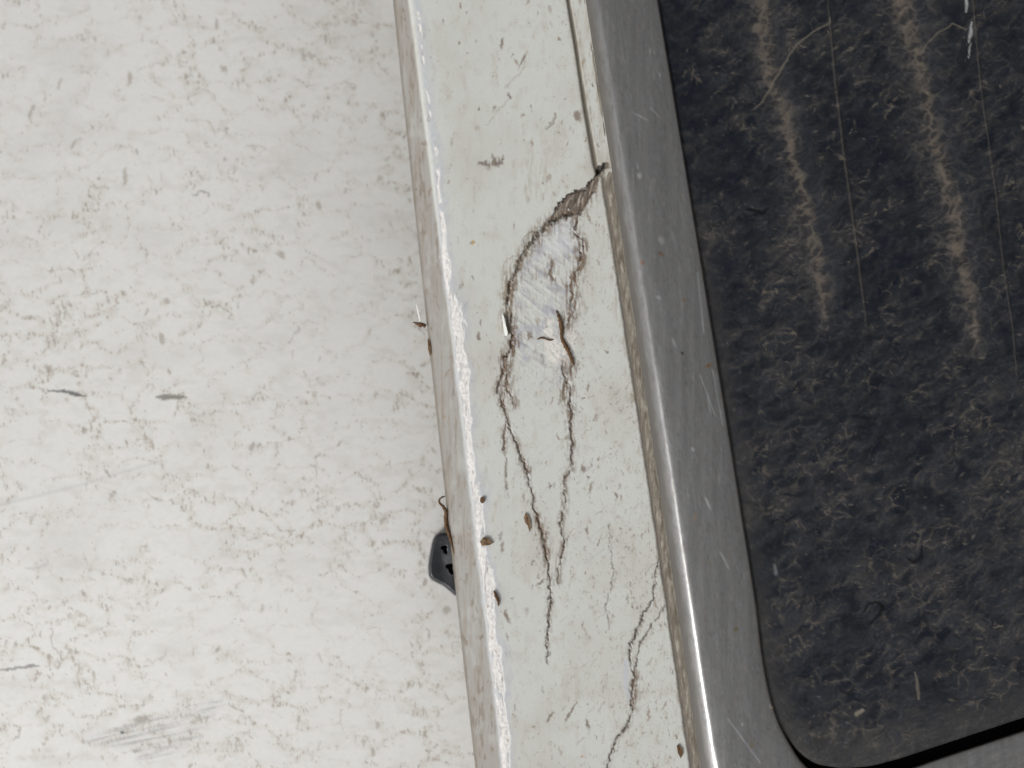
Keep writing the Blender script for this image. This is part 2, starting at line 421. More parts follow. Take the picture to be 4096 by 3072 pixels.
rim = rim * (0.55 + 0.45 * sstep(-0.3, 0.3, fbm(X - 0.5 * Y, Y, 16, 50, 3, 104)))
S.tint(rim, (0.51, 0.525, 0.57), 0.65)
S.tint(rim * sstep(0.1, 0.5, fbm(X + 0.6 * Y, Y, 12, 40, 3, 105)), (0.42, 0.43, 0.49), 0.5)
S.tint(worn, (0.83, 0.80, 0.765), 0.97)
wn_ = fbm(X + 0.4 * Y, Y, 13, 26, 4, 109)
S.tint(worn * sstep(0.2, 0.5, wn_), (0.60, 0.51, 0.45), 0.6)
S.tint(worn * sstep(0.25, 0.4, e2 + 0.4 * e1), (0.60, 0.605, 0.60), 0.75)
S.tint(worn * sstep(0.30, 0.6, fbm(X, Y, 20, 34, 3, 113)) * sstep(1400, 2000, Y), (0.25, 0.17, 0.12), 0.65)
h = np.zeros(X.shape, np.float32)
h += worn * (-0.14 + 0.22 * wn_ + 0.16 * e2)

# delaminated patch between the two long cracks
inner = S.poly([(2190, 905), (2280, 880), (2318, 930), (2322, 1040), (2290, 1140), (2296, 1240), (2280, 1330), (2262, 1520), (2200, 1640), (2120, 1640), (2040, 1610), (2030, 1500), (2048, 1380), (2036, 1240), (2046, 1120), (2110, 1000)], 10)
inner = inner * (1 - sstep(1380, 1640, Y + 120 * n2))
dg = fbm(X * 0.8 + Y * 0.6, -X * 0.6 + Y * 0.8, 90, 16, 4, 117); dg2 = fbm(X, Y, 60, 80, 3, 121)
S.tint(inner * sstep(-0.1, 0.45, dg2 + 0.35 * dg) * (1 - sstep(1450, 1650, Y)), (0.435, 0.44, 0.49), 0.8)
S.tint(inner * sstep(0.1, 0.5, dg), (0.35, 0.34, 0.36), 0.5)
S.tint(inner * sstep(0.15, 0.5, fbm(X, Y, 22, 90, 3, 122)), (0.62, 0.625, 0.60), 0.6)
S.tint(inner * sstep(0.1, 0.5, st), (0.30, 0.24, 0.19), 0.5)
S.tint(S.poly([(2168, 1330), (2200, 1255), (2215, 1330), (2228, 1360), (2300, 1290), (2300, 1400), (2260, 1470), (2190, 1440), (2178, 1370)], 9) * sstep(-0.35, 0.15, e2), (0.84, 0.79, 0.73), 0.8)
S.tint(S.poly([(2150, 930), (2240, 880), (2300, 905), (2310, 980), (2240, 1020), (2180, 1000)], 18), (0.70, 0.705, 0.71), 0.4)
h += inner * (0.12 + 0.10 * dg + 0.08 * e2)

# the open wedge at the top of the crack
wedge = S.poly([(2418, 664), (2386, 692), (2354, 733), (2335, 757), (2304, 762), (2267, 784), (2236, 812), (2207, 858), (2194, 892), (2231, 876), (2282, 860), (2318, 858), (2335, 822), (2369, 781), (2390, 743), (2402, 704), (2424, 680)], 4)
wedge = wedge * sstep(-0.55, -0.15, e2 + 0.6 * fbm(X, Y, 16, 40, 2, 123) + 0.25)
S.tint(wedge, (0.12, 0.088, 0.068), 0.95)
fib = fbm(X + 0.25 * Y, Y, 9, 46, 3, 125)
S.tint(wedge * sstep(0.1, 0.4, fib), (0.48, 0.41, 0.35), 0.85)
S.tint(wedge * sstep(0.1, 0.45, -fib), (0.06, 0.045, 0.04), 0.8)
h -= wedge * (0.55 + 0.35 * fib)

def crack(pts, w, depth, a=0.9, stain=0.0, sw=12, c=DARK):
    global h
    w = np.asarray(w, float) * (1.15 if depth > 0.6 else 0.90)
    m = S.line(pts, w, 0.6) * (0.55 + 0.45 * sstep(-0.5, 0.1, e2 + 0.5 * st))
    if stain:
        hm = S.line(pts, np.maximum(w * 2.2, 4) + sw * 1.3, 0.9)
        S.tint(S.line(pts, w * 1.7 + 1.5, 0.8) * sstep(-0.55, 0.1, st + e2), (0.155, 0.105, 0.07), min(stain * 1.2, 0.85))
        S.tint(hm * sstep(-0.3, 0.35, st + 0.5 * e2), (0.19, 0.135, 0.095), min(stain * 1.6, 0.97))
        S.tint(hm * sstep(0.1, 0.4, -st), (0.66, 0.64, 0.60), stain * 0.5)
    S.tint(m, c, a)
    h = h - m * depth
Wd = lambda *v: list(v)
upper = [(2392, 690), (2360, 732), (2335, 758), (2306, 764), (2270, 784), (2238, 812), (2212, 856)]
crack(upper, [6, 6, 5, 5, 3, 3, 2], 0.5, 0.85)
crack([(2372, 770), (2345, 815), (2320, 850), (2304, 890), (2297, 925), (2308, 942), (2330, 960), (2330, 990), (2321, 1040)], [3, 4, 4, 4, 4, 4, 3, 2.5, 2], 0.35, 0.7, 0.5, 10)
crack([(2284, 856), (2231, 873), (2200, 890), (2153, 937), (2115, 987), (2084, 1038), (2064, 1088), (2041, 1126), (2034, 1177), (2029, 1215)], [6, 8, 8, 8, 7, 7, 6, 6, 5, 4], 0.7, 0.93, 0.55, 7)
crack([(2041, 1126), (2034, 1177), (2028, 1215), (2025, 1259), (2030, 1300), (2046, 1338), (2049, 1385), (2017, 1430), (2011, 1493)], [5, 5, 4, 4, 4, 5, 5, 5, 3], 0.45, 0.75, 0.7, 10, BROWN)
crack([(2044, 1250), (2046, 1338), (2049, 1385), (2034, 1412), (2020, 1430)], [2, 3, 4, 4, 4], 0.5, 0.8)
crack([(2064, 1110), (2050, 1180), (2042, 1240), (2050, 1300), (2058, 1350), (2066, 1376), (2048, 1420)], [2, 2, 3, 2, 2, 2, 2], 0.2, 0.6, 0.5, 10, BROWN)
crack([(2011, 1493), (1995, 1531), (1992, 1575), (2007, 1607), (2023, 1658), (2033, 1702)], [3, 4, 3, 3, 3, 4], 0.3, 0.8, 0.45, 5)
crack([(2038, 1440), (2033, 1506), (2027, 1556), (2052, 1594), (2058, 1620)], [2, 3, 3, 5, 3], 0.3, 0.7, 0.6, 8, BROWN)
crack([(2033, 1506), (2018, 1545), (2020, 1590), (2007, 1625)], [2, 2, 3, 2], 0.2, 0.7, 0.4, 6, BROWN)
crack([(2033, 1702), (2058, 1752), (2071, 1790), (2090, 1847), (2109, 1885), (2115, 1930), (2134, 1987), (2140, 2037), (2159, 2088), (2169, 2130), (2182, 2180), (2188, 2243), (2197, 2300), (2200, 2357), (2202, 2414), (2194, 2478), (2194, 2541), (2190, 2604), (2186, 2655)],
      [4, 4, 4, 4, 4, 3, 3, 3, 4, 4, 4, 4, 3, 3, 3, 2.5, 2.5, 2, 1.5], 0.4, 0.8, 0.4, 4)
crack([(2090, 1847), (2105, 1870), (2110, 1895)], [5, 9, 3], 0.2, 0.6, 0.3, 6, BROWN)
crack([(2150, 2070), (2169, 2130), (2182, 2180), (2188, 2243)], [3, 6, 5, 3], 0.2, 0.5, 0.5, 8, BROWN)
crack([(2023, 1708), (2017, 1746), (2014, 1803)], [4, 5, 2], 0.3, 0.7, 0.4, 5, BROWN)
crack([(2014, 1790), (2027, 1809), (2027, 1873), (2023, 1949), (2030, 1985)], [2, 2, 2, 2, 1], 0.2, 0.6, 0.3, 3, BROWN)
crack([(2153, 930), (2128, 924), (2104, 938), (2097, 956), (2098, 980)], [3, 3, 3, 3, 2], 0.15, 0.75, 0.0)
crack([(2080, 1010), (2045, 1030), (2022, 1052), (2014, 1090)], [2, 2, 2, 1.5], 0.1, 0.4, 0.0, 0, BROWN)
crack([(2330, 990), (2321, 1040), (2318, 1069), (2299, 1113), (2280, 1145), (2292, 1183), (2285, 1204), (2299, 1234), (2280, 1265), (2272, 1300)], [2, 2.5, 3, 5, 3, 3, 2, 4, 4, 2], 0.3, 0.75, 0.75, 16, BROWN)
crack([(2212, 1050), (2200, 1090), (2218, 1120)], [3, 4, 3], 0.2, 0.6, 0.5, 10, BROWN)
crack([(2256, 1440), (2250, 1480), (2261, 1518), (2286, 1556), (2280, 1607), (2286, 1658), (2280, 1708), (2289, 1765), (2286, 1822), (2289, 1873), (2264, 1911), (2258, 1949), (2261, 1999), (2251, 2063), (2243, 2098), (2259, 2161), (2248, 2218), (2232, 2275), (2232, 2332)],
      [3, 4, 4, 4, 4, 5, 4, 4, 3, 2.5, 3, 2.5, 2.5, 2.5, 2, 2, 2, 2, 1.5], 0.35, 0.75, 0.5, 8)
crack([(2292, 1460), (2280, 1500), (2258, 1540), (2252, 1600)], [2, 3, 3, 2], 0.2, 0.5, 0.6, 12, BROWN)
crack([(2634, 2231), (2618, 2338), (2612, 2402), (2577, 2452), (2552, 2516), (2523, 2579), (2520, 2642), (2539, 2706), (2527, 2769), (2530, 2845), (2508, 2902), (2470, 2946), (2444, 3016), (2428, 3072), (2400, 3180), (2390, 3300)],
      [1.5, 2, 2.5, 3, 4, 4, 3, 4, 4, 4, 4, 4, 4, 4, 4, 3], 0.35, 0.82, 0.3, 3)
crack([(2663, 2421), (2615, 2490), (2565, 2566), (2552, 2617), (2539, 2687)], [2, 2, 2.5, 2.5, 3], 0.25, 0.7, 0.25, 3)
crack([(2545, 2690), (2538, 2760), (2532, 2840)], [5, 6, 5], 0.1, 0.5, 0.4, 6, BROWN)
crack([(2438, 2098), (2438, 2180), (2457, 2275), (2444, 2357), (2425, 2433), (2438, 2516)], [1.4, 1.4, 1.6, 1.6, 1.6, 1.2], 0.15, 0.55, 0.1, 2)
crack([(2290, 620), (2285, 700), (2265, 760)], [1.5, 1.5, 1.5], 0.0, 0.0)
S.tint(S.line([(2505, 2640), (2500, 2720), (2516, 2800)], [6, 8, 6], 0.9), (0.50, 0.52, 0.60), 0.6)
S.tint(S.poly([(2012, 1258), (2034, 1338), (2052, 1296), (2044, 1250), (2028, 1262)], 4), (0.10, 0.075, 0.06), 0.75)  # shadow of the lifted paint flake, painted dark beside the crack
S.tint(S.line([(2240, 850), (2140, 930), (2060, 1060), (2025, 1180), (2010, 1300)], [26, 32, 34, 30, 26], 0.95) * sstep(-0.3, 0.4, st + 0.5 * n2), (0.42, 0.375, 0.29), 0.5)
# separate marks on the face
S.tint(S.line([(1920, 655), (1960, 660), (1985, 650), (2012, 640)], [7, 15, 17, 5], 0.8) * sstep(-0.5, 0.2, st + e2), (0.17, 0.13, 0.10), 0.85)
S.tint(S.line([(1978, 650), (1972, 615)], [8, 4], 0.7), (0.2, 0.16, 0.12), 0.6)
S.tint(S.line([(2006, 650), (2016, 622)], [8, 3], 0.7), (0.2, 0.16, 0.12), 0.6)
S.tint(S.line([(2120, 620), (2112, 720), (2106, 800)], [16, 12, 9], 0.9) * sstep(-0.3, 0.3, st), (0.42, 0.39, 0.30), 0.5)
S.tint(S.line([(2190, 640), (2160, 760)], [40, 40], 0.9) * sstep(-0.2, 0.4, st), (0.42, 0.38, 0.29), 0.35)
S.tint(S.line([(2020, 355), (2060, 310), (2106, 265)], [3, 4, 4], 0.8), (0.40, 0.37, 0.31), 0.5)
S.tint(S.line([(1950, 500), (1985, 450), (2030, 400)], [3, 4, 4], 0.8), (0.40, 0.37, 0.31), 0.45)
S.tint(S.line([(2185, 515), (2210, 490), (2222, 455)], [3, 5, 4], 0.8), BROWN, 0.6)
for x, y, l, w_, a_ in [(1914, 435, 10, 5, 1.6), (2040, 385, 13, 9, 1.0), (2310, 465, 22, 16, 1.2), (1922, 1290, 14, 5, 1.6), (1914, 1346, 16, 7, 1.5), (2115, 1342, 18, 8, 1.6), (2330, 1879, 18, 9, 1.5), (2163, 2330, 22, 6, -0.6),
                       (2283, 2850, 46, 6, -1.0), (2200, 2868, 30, 6, -0.95), (2350, 2895, 24, 6, 1.3), (2030, 2465, 26, 7, 1.2), (2330, 1590, 8, 6, 0), (2010, 170, 26, 9, 1.8), (2090, 240, 34, 5, 2.0), (2370, 338, 9, 5, 1.6), (1890, 970, 9, 7, 0)]:
    S.fleck(x, y, l, w_, a_, BROWN, 0.75)
S.fleck(1892, 970, 12, 7, 1.5, (0.55, 0.40, 0.16), 0.7); S.fleck(2327, 3027, 6, 5, 0, (0.5, 0.18, 0.05), 0.9)
for i in range(26):
    y = rng.uniform(1500, 2300); x = rng.uniform(2080, 2420); L = rng.uniform(30, 110)
    S.tint(S.line([(x, y), (x + L * 0.8, y - L * 0.62)], rng.uniform(1.5, 3), 0.9, False), (0.46, 0.46, 0.49), rng.uniform(0.2, 0.5))

# groove beside the filler strip, above the crack, and the grime against the sealant below it
groove = [(2062, -1150), (2243, -180), (2273, 0), (2305, 190), (2343, 443), (2381, 658), (2392, 690)]
gm = S.line(groove, [7, 7, 7, 7, 8, 9, 10], 0.6, False)
S.tint(S.line(groove, [14, 14, 14, 14, 15, 18, 20], 0.9), (0.36, 0.32, 0.25), 0.6)
S.tint(gm, (0.09, 0.075, 0.055), 0.85); h -= gm * 0.7
r0 = R0(rows)[:, None]; near = np.abs(X - r0 - 4 * e1 - 3 * e2)
low = sstep(670, 720, Y)
S.tint((1 - sstep(6, 18, near)) * low, (0.13, 0.105, 0.08), 0.85)
S.tint((1 - sstep(10, 60, near)) * low * sstep(-0.1, 0.5, st + 0.3 * n2), (0.36, 0.31, 0.24), 0.45)
h -= (1 - sstep(2, 12, near)) * low * 0.3
strip = (sstep(0, 8, X - np.interp(rows, [p[1] for p in groove], [p[0] for p in groove])[:, None])) * (1 - low)
S.tint(strip * sstep(-0.1, 0.4, st2), (0.50, 0.47, 0.40), 0.55)
S.tint(strip * sstep(0.15, 0.5, fbm(X, Y, 12, 70, 3, 131)), (0.36, 0.29, 0.22), 0.6)
hole = S.line([(2387, 690), (2405, 676), (2428, 662)], [7, 10, 10], 0.5); S.tint(hole, (0.02, 0.017, 0.014), 0.95); h -= hole * 1.2
h += strip * 0.25

mside = 0.5 * (-d + np.sqrt(d * d + 16 ** 2))
z = -9.0 / wd * mside + h * sstep(-60, 0, d + 40) + 0.12 * n1 + 0.015 * n2
lip = np.clip(1 - (X - l0) / 9.0, 0, 1)
z = z - 0.7 * lip ** 2
rg = np.clip(S.r + 0.15 * n2 + 0.25 * worn + 0.3 * wedge + 0.1 * side, 0.3, 0.95)
V = P(X, Y, z)
# skirt: the lip turns down and back under
def extra(ds, dz):
    return P(l0 + ds, Y[:, :1], z[:, :1] + dz)
V = np.concatenate([extra(150, -2.0), extra(10, -2.0), extra(0, -1.5), extra(-3, -0.8), V], 1)
padc = lambda A: np.concatenate([np.repeat(A[:, :1], 4, 1), A], 1)
col = padc(S.col); rg = padc(rg); wq = padc(worn); sq = padc(strip)
fc = lambda A: (A[:-1, :-1] + A[1:, :-1] + A[1:, 1:] + A[:-1, 1:]) / 4
fw = (fc(wq) > 0.5); fw[:, :6] = False
fs = (fc(sq) > 0.5) & ~fw
frame = put(grid_obj('frame', V, M_FRAME, None, col, rg, ~fw & ~fs))
frame['label'] = 'white gelcoat frame with long dirty cracks'
def sub(o, p):
    o.parent = p; o.matrix_parent_inverse = p.matrix_world.inverted(); return o
bpy.context.view_layer.update()
we = sub(grid_obj('worn_edge', V, M_FRAME, None, col, rg, fw), frame); we['label'] = 'chipped edge worn to bare white primer'
fs_o = sub(grid_obj('filler_strip', V, M_FRAME, None, col, rg, fs), frame); fs_o['label'] = 'dirty white filler strip ending at the crack'

# sealant bead between frame and trim
rows_s = np.arange(-1100, 3340, 4.0)
us = np.linspace(0, 1, 15)
left = np.where(rows_s < 690, M0(rows_s) - 16, R0(rows_s) + 3)
left = np.where((rows_s >= 640) & (rows_s < 740), np.interp(rows_s, [640, 740], [M0(640) - 16, R0(740) + 3]), left)
left = left + 3 * fbm(rows_s, rows_s * 0, 60, octv=3, seed=140)
right = M0(rows_s) + 14
Xs = left[:, None] + (right - left)[:, None] * us[None]; Ys = np.broadcast_to(rows_s[:, None], Xs.shape)
b1 = fbm(Xs, Ys, 14, 50, 4, 141); b2 = fbm(Xs, Ys, 9, 90, 3, 145)
zs = 0.6 * np.sin(np.pi * np.clip(us, 0, 0.75))[None] ** 0.7 - 0.25 + 0.08 * b1 - 0.16 * np.maximum(0, b2) * (us[None] > 0.15)
zs = zs * np.where(Ys < 690, 0.7, 1.0)
cs_ = np.empty(Xs.shape + (3,)); cs_[:] = (0.23, 0.203, 0.165)
def mixc(c, m, t): k = np.clip(m, 0, 1)[..., None]; return c * (1 - k) + np.asarray(t) * k
cs_ = mixc(cs_, sstep(-0.1, 0.4, b1) * 0.7, (0.43, 0.395, 0.33)); cs_ = mixc(cs_, sstep(0.0, 0.4, b2) * 0.75, (0.12, 0.092, 0.066))
cs_ = mixc(cs_, sstep(0.0, 0.35, fbm(Xs, Ys, 30, 160, 2, 149)) * 0.6, (0.13, 0.105, 0.08))
cs_ = mixc(cs_, (1 - sstep(0.0, 0.16, us))[None] * 0.75 * np.ones_like(Xs), (0.10, 0.08, 0.06))
cs_ = mixc(cs_, sstep(0.55, 0.75, us)[None] * 0.35 * np.ones_like(Xs), (0.45, 0.41, 0.34))
bead = put(grid_obj('sealant_bead', P(Xs, Ys, zs), M_SEAL, None, cs_, np.full(Xs.shape, 0.8)))
bead['label'] = 'grimy beige sealant bead along the metal trim'

# metal trim: left leg, rounded corner, bottom leg
def catmull(p, n):
    p = np.asarray(p, float); t = np.linspace(0, len(p) - 1.0001, n); i = t.astype(int); f = (t - i)[:, None]
    g = lambda k: p[np.clip(i + k, 0, len(p) - 1)]
    a, b, c, e = g(-1), g(0), g(1), g(2)
    return 0.5 * (2 * b + (c - a) * f + (2 * a - 5 * b + 4 * c - e) * f ** 2 + (3 * b - a - 3 * c + e) * f ** 3)
ys_ = [-1100, -700, -300, 0, 300, 600, 900, 1200, 1500, 1800, 2100, 2400]
pi_ = [(MI(y), y) for y in ys_] + [(3047, 2600), (3076, 2760), (3106, 2865), (3145, 2950), (3209, 3050), (3290, 3112), (3400, 3130), (3530, 3108), (3646, 3072), (3772, 3028), (4096, 2921), (4500, 2787), (5000, 2620), (5800, 2355), (6600, 2090)]
po_ = [(M0(y), y) for y in ys_] + [(M0(2600), 2600), (M0(2760), 2760), (M0(2900), 2900), (M0(3072), 3072), (2850, 3300), (2930, 3450), (3060, 3540), (3250, 3570), (3450, 3530), (3650, 3470), (4096, 3325), (4500, 3195), (5000, 3030), (5800, 2765), (6600, 2500)]
NT = 1250
ci = catmull(pi_, NT); co = catmull(po_, NT)
prof = np.array([(0, -0.6), (0.012, 0.2), (0.03, 0.75), (0.06, 1.55), (0.09, 2.3), (0.12, 3.0), (0.145, 3.55), (0.165, 3.94), (0.18, 4.18), (0.195, 4.36), (0.21, 4.49), (0.23, 4.61), (0.26, 4.72), (0.31, 4.83), (0.40, 4.93), (0.5, 4.97), (0.62, 4.95), (0.74, 4.86), (0.86, 4.65), (0.93, 4.4), (0.965, 4.15), (0.985, 3.85), (0.996, 3.3), (1.0, 2.6), (1.0, 0.5), (0.99, -4.0)])
# refine the profile
tt = np.linspace(0, len(prof) - 1.0001, 70); pr = catmull(prof, 600)
al_ = np.concatenate([[0], np.cumsum(np.hypot(np.diff(pr[:, 0]) * 27, np.diff(pr[:, 1])))]); aq = np.linspace(0, al_[-1], 135)
pr = np.stack([np.interp(aq, al_, pr[:, 0]), np.interp(aq, al_, pr[:, 1])], 1)
Xt = co[:, :1] + (ci - co)[:, :1] * pr[None, :, 0]; Yt = co[:, 1:] + (ci - co)[:, 1:] * pr[None, :, 0]
Zt = np.broadcast_to(pr[None, :, 1], Xt.shape).copy()
arc = np.concatenate([[0], np.cumsum(np.hypot(*np.diff((ci + co) / 2, axis=0).T))])[:, None] * np.ones_like(Xt)
acr = pr[None, :, 0] * 330 * np.ones_like(Xt)
t1 = fbm(acr, arc, 90, 320, 4, 151); t2 = fbm(acr, arc, 14, 70, 4, 155); t3 = fbm(acr, arc, 7, 300, 3, 159); t4 = fbm(acr, arc, 30, 60, 3, 163)
Zt += 0.05 * t1 + 0.012 * t2 * (pr[None, :, 0] < 0.99)
Zt[:, -20:] += 0.08 * t4[:, -20:]
uu = acr / 330
ct = np.empty(Xt.shape + (3,)); ct[:] = (0.265, 0.263, 0.260)
ct = mixc(ct, sstep(-0.2, 0.5, t1) * 0.5, (0.215, 0.215, 0.218)); ct = mixc(ct, sstep(0.1, 0.6, t3) * 0.4, (0.35, 0.35, 0.352))
ct = mixc(ct, sstep(0.0, 0.5, t2) * 0.5, (0.20, 0.183, 0.16)); ct = mixc(ct, sstep(0.0, 0.5, t4) * 0.5, (0.155, 0.148, 0.14))
t5 = fbm(acr, arc, 5, 26, 3, 167); t6 = fbm(acr, arc, 50, 130, 4, 169)
ct = mixc(ct, sstep(0.05, 0.5, t5) * sstep(-0.3, 0.3, t6) * 0.65, (0.145, 0.13, 0.11))
sc_ = fbm(acr + 0.12 * arc, arc, 4, 160, 2, 173)
ct = mixc(ct, sstep(0.42, 0.62, sc_) * sstep(-0.1, 0.3, t1) * 0.45, (0.46, 0.46, 0.47)); ct = mixc(ct, sstep(0.45, 0.65, -sc_) * 0.4, (0.12, 0.11, 0.10))
ct = mixc(ct, sstep(0.35, 0.55, fbm(acr, arc, 13, 30, 3, 177)) * 0.45, (0.20, 0.165, 0.125)); ct = mixc(ct, sstep(0.1, 0.5, t6) * 0.4, (0.32, 0.32, 0.33))
ct = mixc(ct, (1 - sstep(0.05, 0.17, uu + 0.04 * t2)) * 0.92, (0.105, 0.096, 0.084))
ct = mixc(ct, sstep(0.955, 0.99, uu) * 0.6, (0.12, 0.095, 0.075))
met = np.clip(0.72 - 0.6 * (1 - sstep(0.05, 0.17, uu)) - 0.25 * sstep(0.1, 0.5, t4) - 0.3 * sstep(0.25, 0.5, t2), 0.05, 1)
rt = np.clip(0.36 + 0.10 * t1 + 0.14 * t2 + 0.25 * (1 - sstep(0.05, 0.16, uu)) - 0.12 * np.exp(-((uu - 0.2) / 0.04) ** 2), 0.2, 0.8)
def spot(x, y, l, w, a, c, al, rr=None):
    global ct
    u = (Xt - x) * math.cos(a) + (Yt - y) * math.sin(a); v = -(Xt - x) * math.sin(a) + (Yt - y) * math.cos(a)
    m = (1 - sstep(0.3, 1.2, np.sqrt((u / l) ** 2 + (v / w) ** 2) + 0.5 * t2)) * al
    ct = mixc(ct, m, c)
WH = (0.50, 0.50, 0.50)
for a_ in [(2558, 703, 16, 12, 1.4, WH, .8), (2550, 668, 16, 4, 1.4, WH, .6), (2645, 962, 22, 14, 1.1, WH, .55), (2640, 300, 14, 5, 1.6, WH, .5), (2600, 205, 12, 5, 1.6, WH, .5), (2695, 1370, 26, 7, 1.2, WH, .6), (2635, 1190, 14, 9, .4, WH, .5),
           (2772, 1797, 11, 8, 1, WH, .8), (2832, 2015, 36, 6, 1.15, WH, .85), (2895, 2230, 26, 4, 1.1, WH, .6), (3080, 2825, 10, 4, 1.5, WH, .8), (2969, 2898, 9, 4, 1.5, WH, .8),
           (2570, 1050, 14, 9, 1.2, (.30, .15, .06), .8), (2642, 1015, 16, 10, .8, (.22, .13, .07), .7), (2730, 1412, 9, 6, 1, (.06, .03, .02), .9), (2835, 1461, 18, 7, -.5, (.26, .13, .03), .9), (2735, 1200, 10, 8, 0, (.25, .16, .06), .6),
           (2945, 2516, 13, 12, 0, (.22, .16, .09), .8), (3008, 2978, 9, 20, 0, (.25, .20, .13), .7), (2840, 2250, 8, 6, 0, (.2, .24, .08), .7), (3090, 2830, 8, 7, 0, (.6, .45, .28), .8), (2780, 2070, 10, 18, 0, (.34, .24, .17), .6)]:
    spot(*a_)
for i in range(55):
    j = rng.integers(0, NT); u = rng.uniform(0.15, 0.97); x = co[j, 0] + (ci[j, 0] - co[j, 0]) * u; y = co[j, 1] + (ci[j, 1] - co[j, 1]) * u
    b = rng.random() < 0.5
    spot(x, y, rng.uniform(3, 9), rng.uniform(1.2, 3), 1.4 + rng.normal(0, .3), (0.45, 0.45, 0.45) if b else (.13, .10, .07), rng.uniform(.15, .5))
for (x0, y0, x1, y1, wv) in [(2912, 2876, 3040, 3050, 4), (2790, 1090, 2815, 1330, 4), (2800, 1500, 2860, 1660, 3), (2850, 1480, 2890, 1700, 3), (2830, 1580, 2842, 1650, 3), (2880, 2210, 2915, 2275, 4), (2530, 450, 2590, 480, 3), (2600, 430, 2640, 470, 3)]:
    dx, dy = x1 - x0, y1 - y0; L = dx * dx + dy * dy
    t_ = np.clip(((Xt - x0) * dx + (Yt - y0) * dy) / L, 0, 1); ds = np.hypot(Xt - x0 - t_ * dx, Yt - y0 - t_ * dy)
    ct = mixc(ct, (1 - sstep(wv * .5, wv * 1.4, ds)) * 0.4, (0.55, 0.55, 0.57))
Vt = P(Xt, Yt, Zt)
trim = put(grid_obj('metal_trim', Vt, M_TRIM, None, np.concatenate([ct, met[..., None]], -1), rt))
trim['label'] = 'dull grey metal trim with a bright rounded shoulder'

# the frame goes on below the trim's bottom leg
fy = np.arange(2400, 4201, 20.0); fx = np.linspace(0, 1, 190)
fl0 = L0(fy) + 1005; FX = fl0[:, None] + (6600 - fl0)[:, None] * fx[None]; FY = np.broadcast_to(fy[:, None], FX.shape)
oy = np.interp(FX, co[-700:, 0], co[-700:, 1])
keep = (FY > oy - 30)
ff = keep[:-1, :-1] & keep[1:, :-1] & keep[1:, 1:] & keep[:-1, 1:]
fcol = np.empty(FX.shape + (3,)); fcol[:] = (0.62, 0.625, 0.588)
fcol = mixc(fcol, sstep(0.0, 0.5, fbm(FX, FY, 200, 260, 4, 371)) * 0.4, (0.50, 0.465, 0.40))
lowf = sub(grid_obj('frame_rail', P(FX, FY, 0.1 * fbm(FX, FY, 300, seed=375) - 0.05), M_FRAME, None, fcol, np.full(FX.shape, 0.5), ff), frame)

# black panel: rows follow the bottom edge, columns run upwards
edge = np.array([(2560, -250), (2640, 250), (2700, 620), (2770, 1020), (2850, 1500), (2930, 2000), (2990, 2400), (3040, 2660), (3075, 2800), (3110, 2890), (3150, 2960), (3200, 3017), (3266, 3056), (3370, 3072), (3487, 3062), (3600, 3032), (3709, 2996), (3899, 2933), (4096, 2868), (4500, 2734), (5000, 2568), (6600, 2040)])
offd = lambda y: 2598 + 0.163 * np.asarray(y, float)      # line of the trim's inner edge
es = edge[6:, 0] - offd(edge[6:, 1]); es = np.concatenate([[-60], es]); eb = np.concatenate([[2380], edge[6:, 1]])
sd_ = np.concatenate([np.arange(-36, 1720, 5.0), np.linspace(1730, 3600, 90)])
be = np.interp(sd_, es, eb)
be2 = np.convolve(np.pad(be, 4, 'edge'), np.ones(9) / 9, 'valid'); be = np.where(sd_ > 60, be2, be)
top = -1100
vv = np.concatenate([np.linspace(0, 0.24, 50, endpoint=False), np.linspace(0.24, 1, 640)])
Yd = top + (be - top)[None, :] * vv[:, None]
Xd = offd(Yd) + sd_[None, :]
def seg(pts, w, soft=0.6):
    pts = np.asarray(pts, float); w = np.broadcast_to(np.asarray(w, float), (len(pts),)); m = np.zeros(Xd.shape, np.float32)
    for a, b, wa, wb in zip(pts[:-1], pts[1:], w[:-1], w[1:]):
        pad = max(wa, wb) * 1.7 + 30
        sa_, sb_ = a[0] - offd(a[1]), b[0] - offd(b[1]); c0, c1 = np.searchsorted(sd_, [min(sa_, sb_) - pad, max(sa_, sb_) + pad])
        if c1 <= c0: continue
        sl = (slice(None), slice(c0, c1)); x = Xdw[sl]; y = Ydw[sl]; dv = b - a
        t = np.clip(((x - a[0]) * dv[0] + (y - a[1]) * dv[1]) / (dv @ dv), 0, 1)
        ds = np.hypot(x - a[0] - t * dv[0], y - a[1] - t * dv[1]) / (wa + (wb - wa) * t)
        m[sl] = np.maximum(m[sl], 1 - sstep(1 - soft, 1 + soft, ds))
    return m
wx = fbm(Xd, Yd, 70, octv=3, seed=171); wy = fbm(Xd, Yd, 70, octv=3, seed=175)
Xdw = Xd + 16 * wx; Ydw = Yd + 16 * wy
ang = math.radians(-33); ca, sa = math.cos(ang), math.sin(ang)
U = (Xd * ca + Yd * sa) + 24 * wx; W = (-Xd * sa + Yd * ca) + 24 * wy
v1 = fbm(U, W, 170, 95, 5, 179, 0.55, True); v2 = fbm(U, W, 60, 34, 4, 185, 0.55, True)
q1 = fbm(Xd, Yd, 420, 420, 4, 191); q2 = fbm(Xd, Yd, 55, 45, 4, 195); q3 = fbm(U, W, 40, 12, 4, 199)
qa = fbm(Xd, Yd, 110, 110, 3, 311); qb = fbm(Xd, Yd, 110, 110, 3, 315); gr = fbm(Xd, Yd, 15, 13, 3, 301)
c1_ = worley(U + 40 * qa, W + 34 * qb, 170, 84, 5); c2_ = worley(U + 40 * qa, W + 34 * qb + 6 * q3, 92, 46, 6)
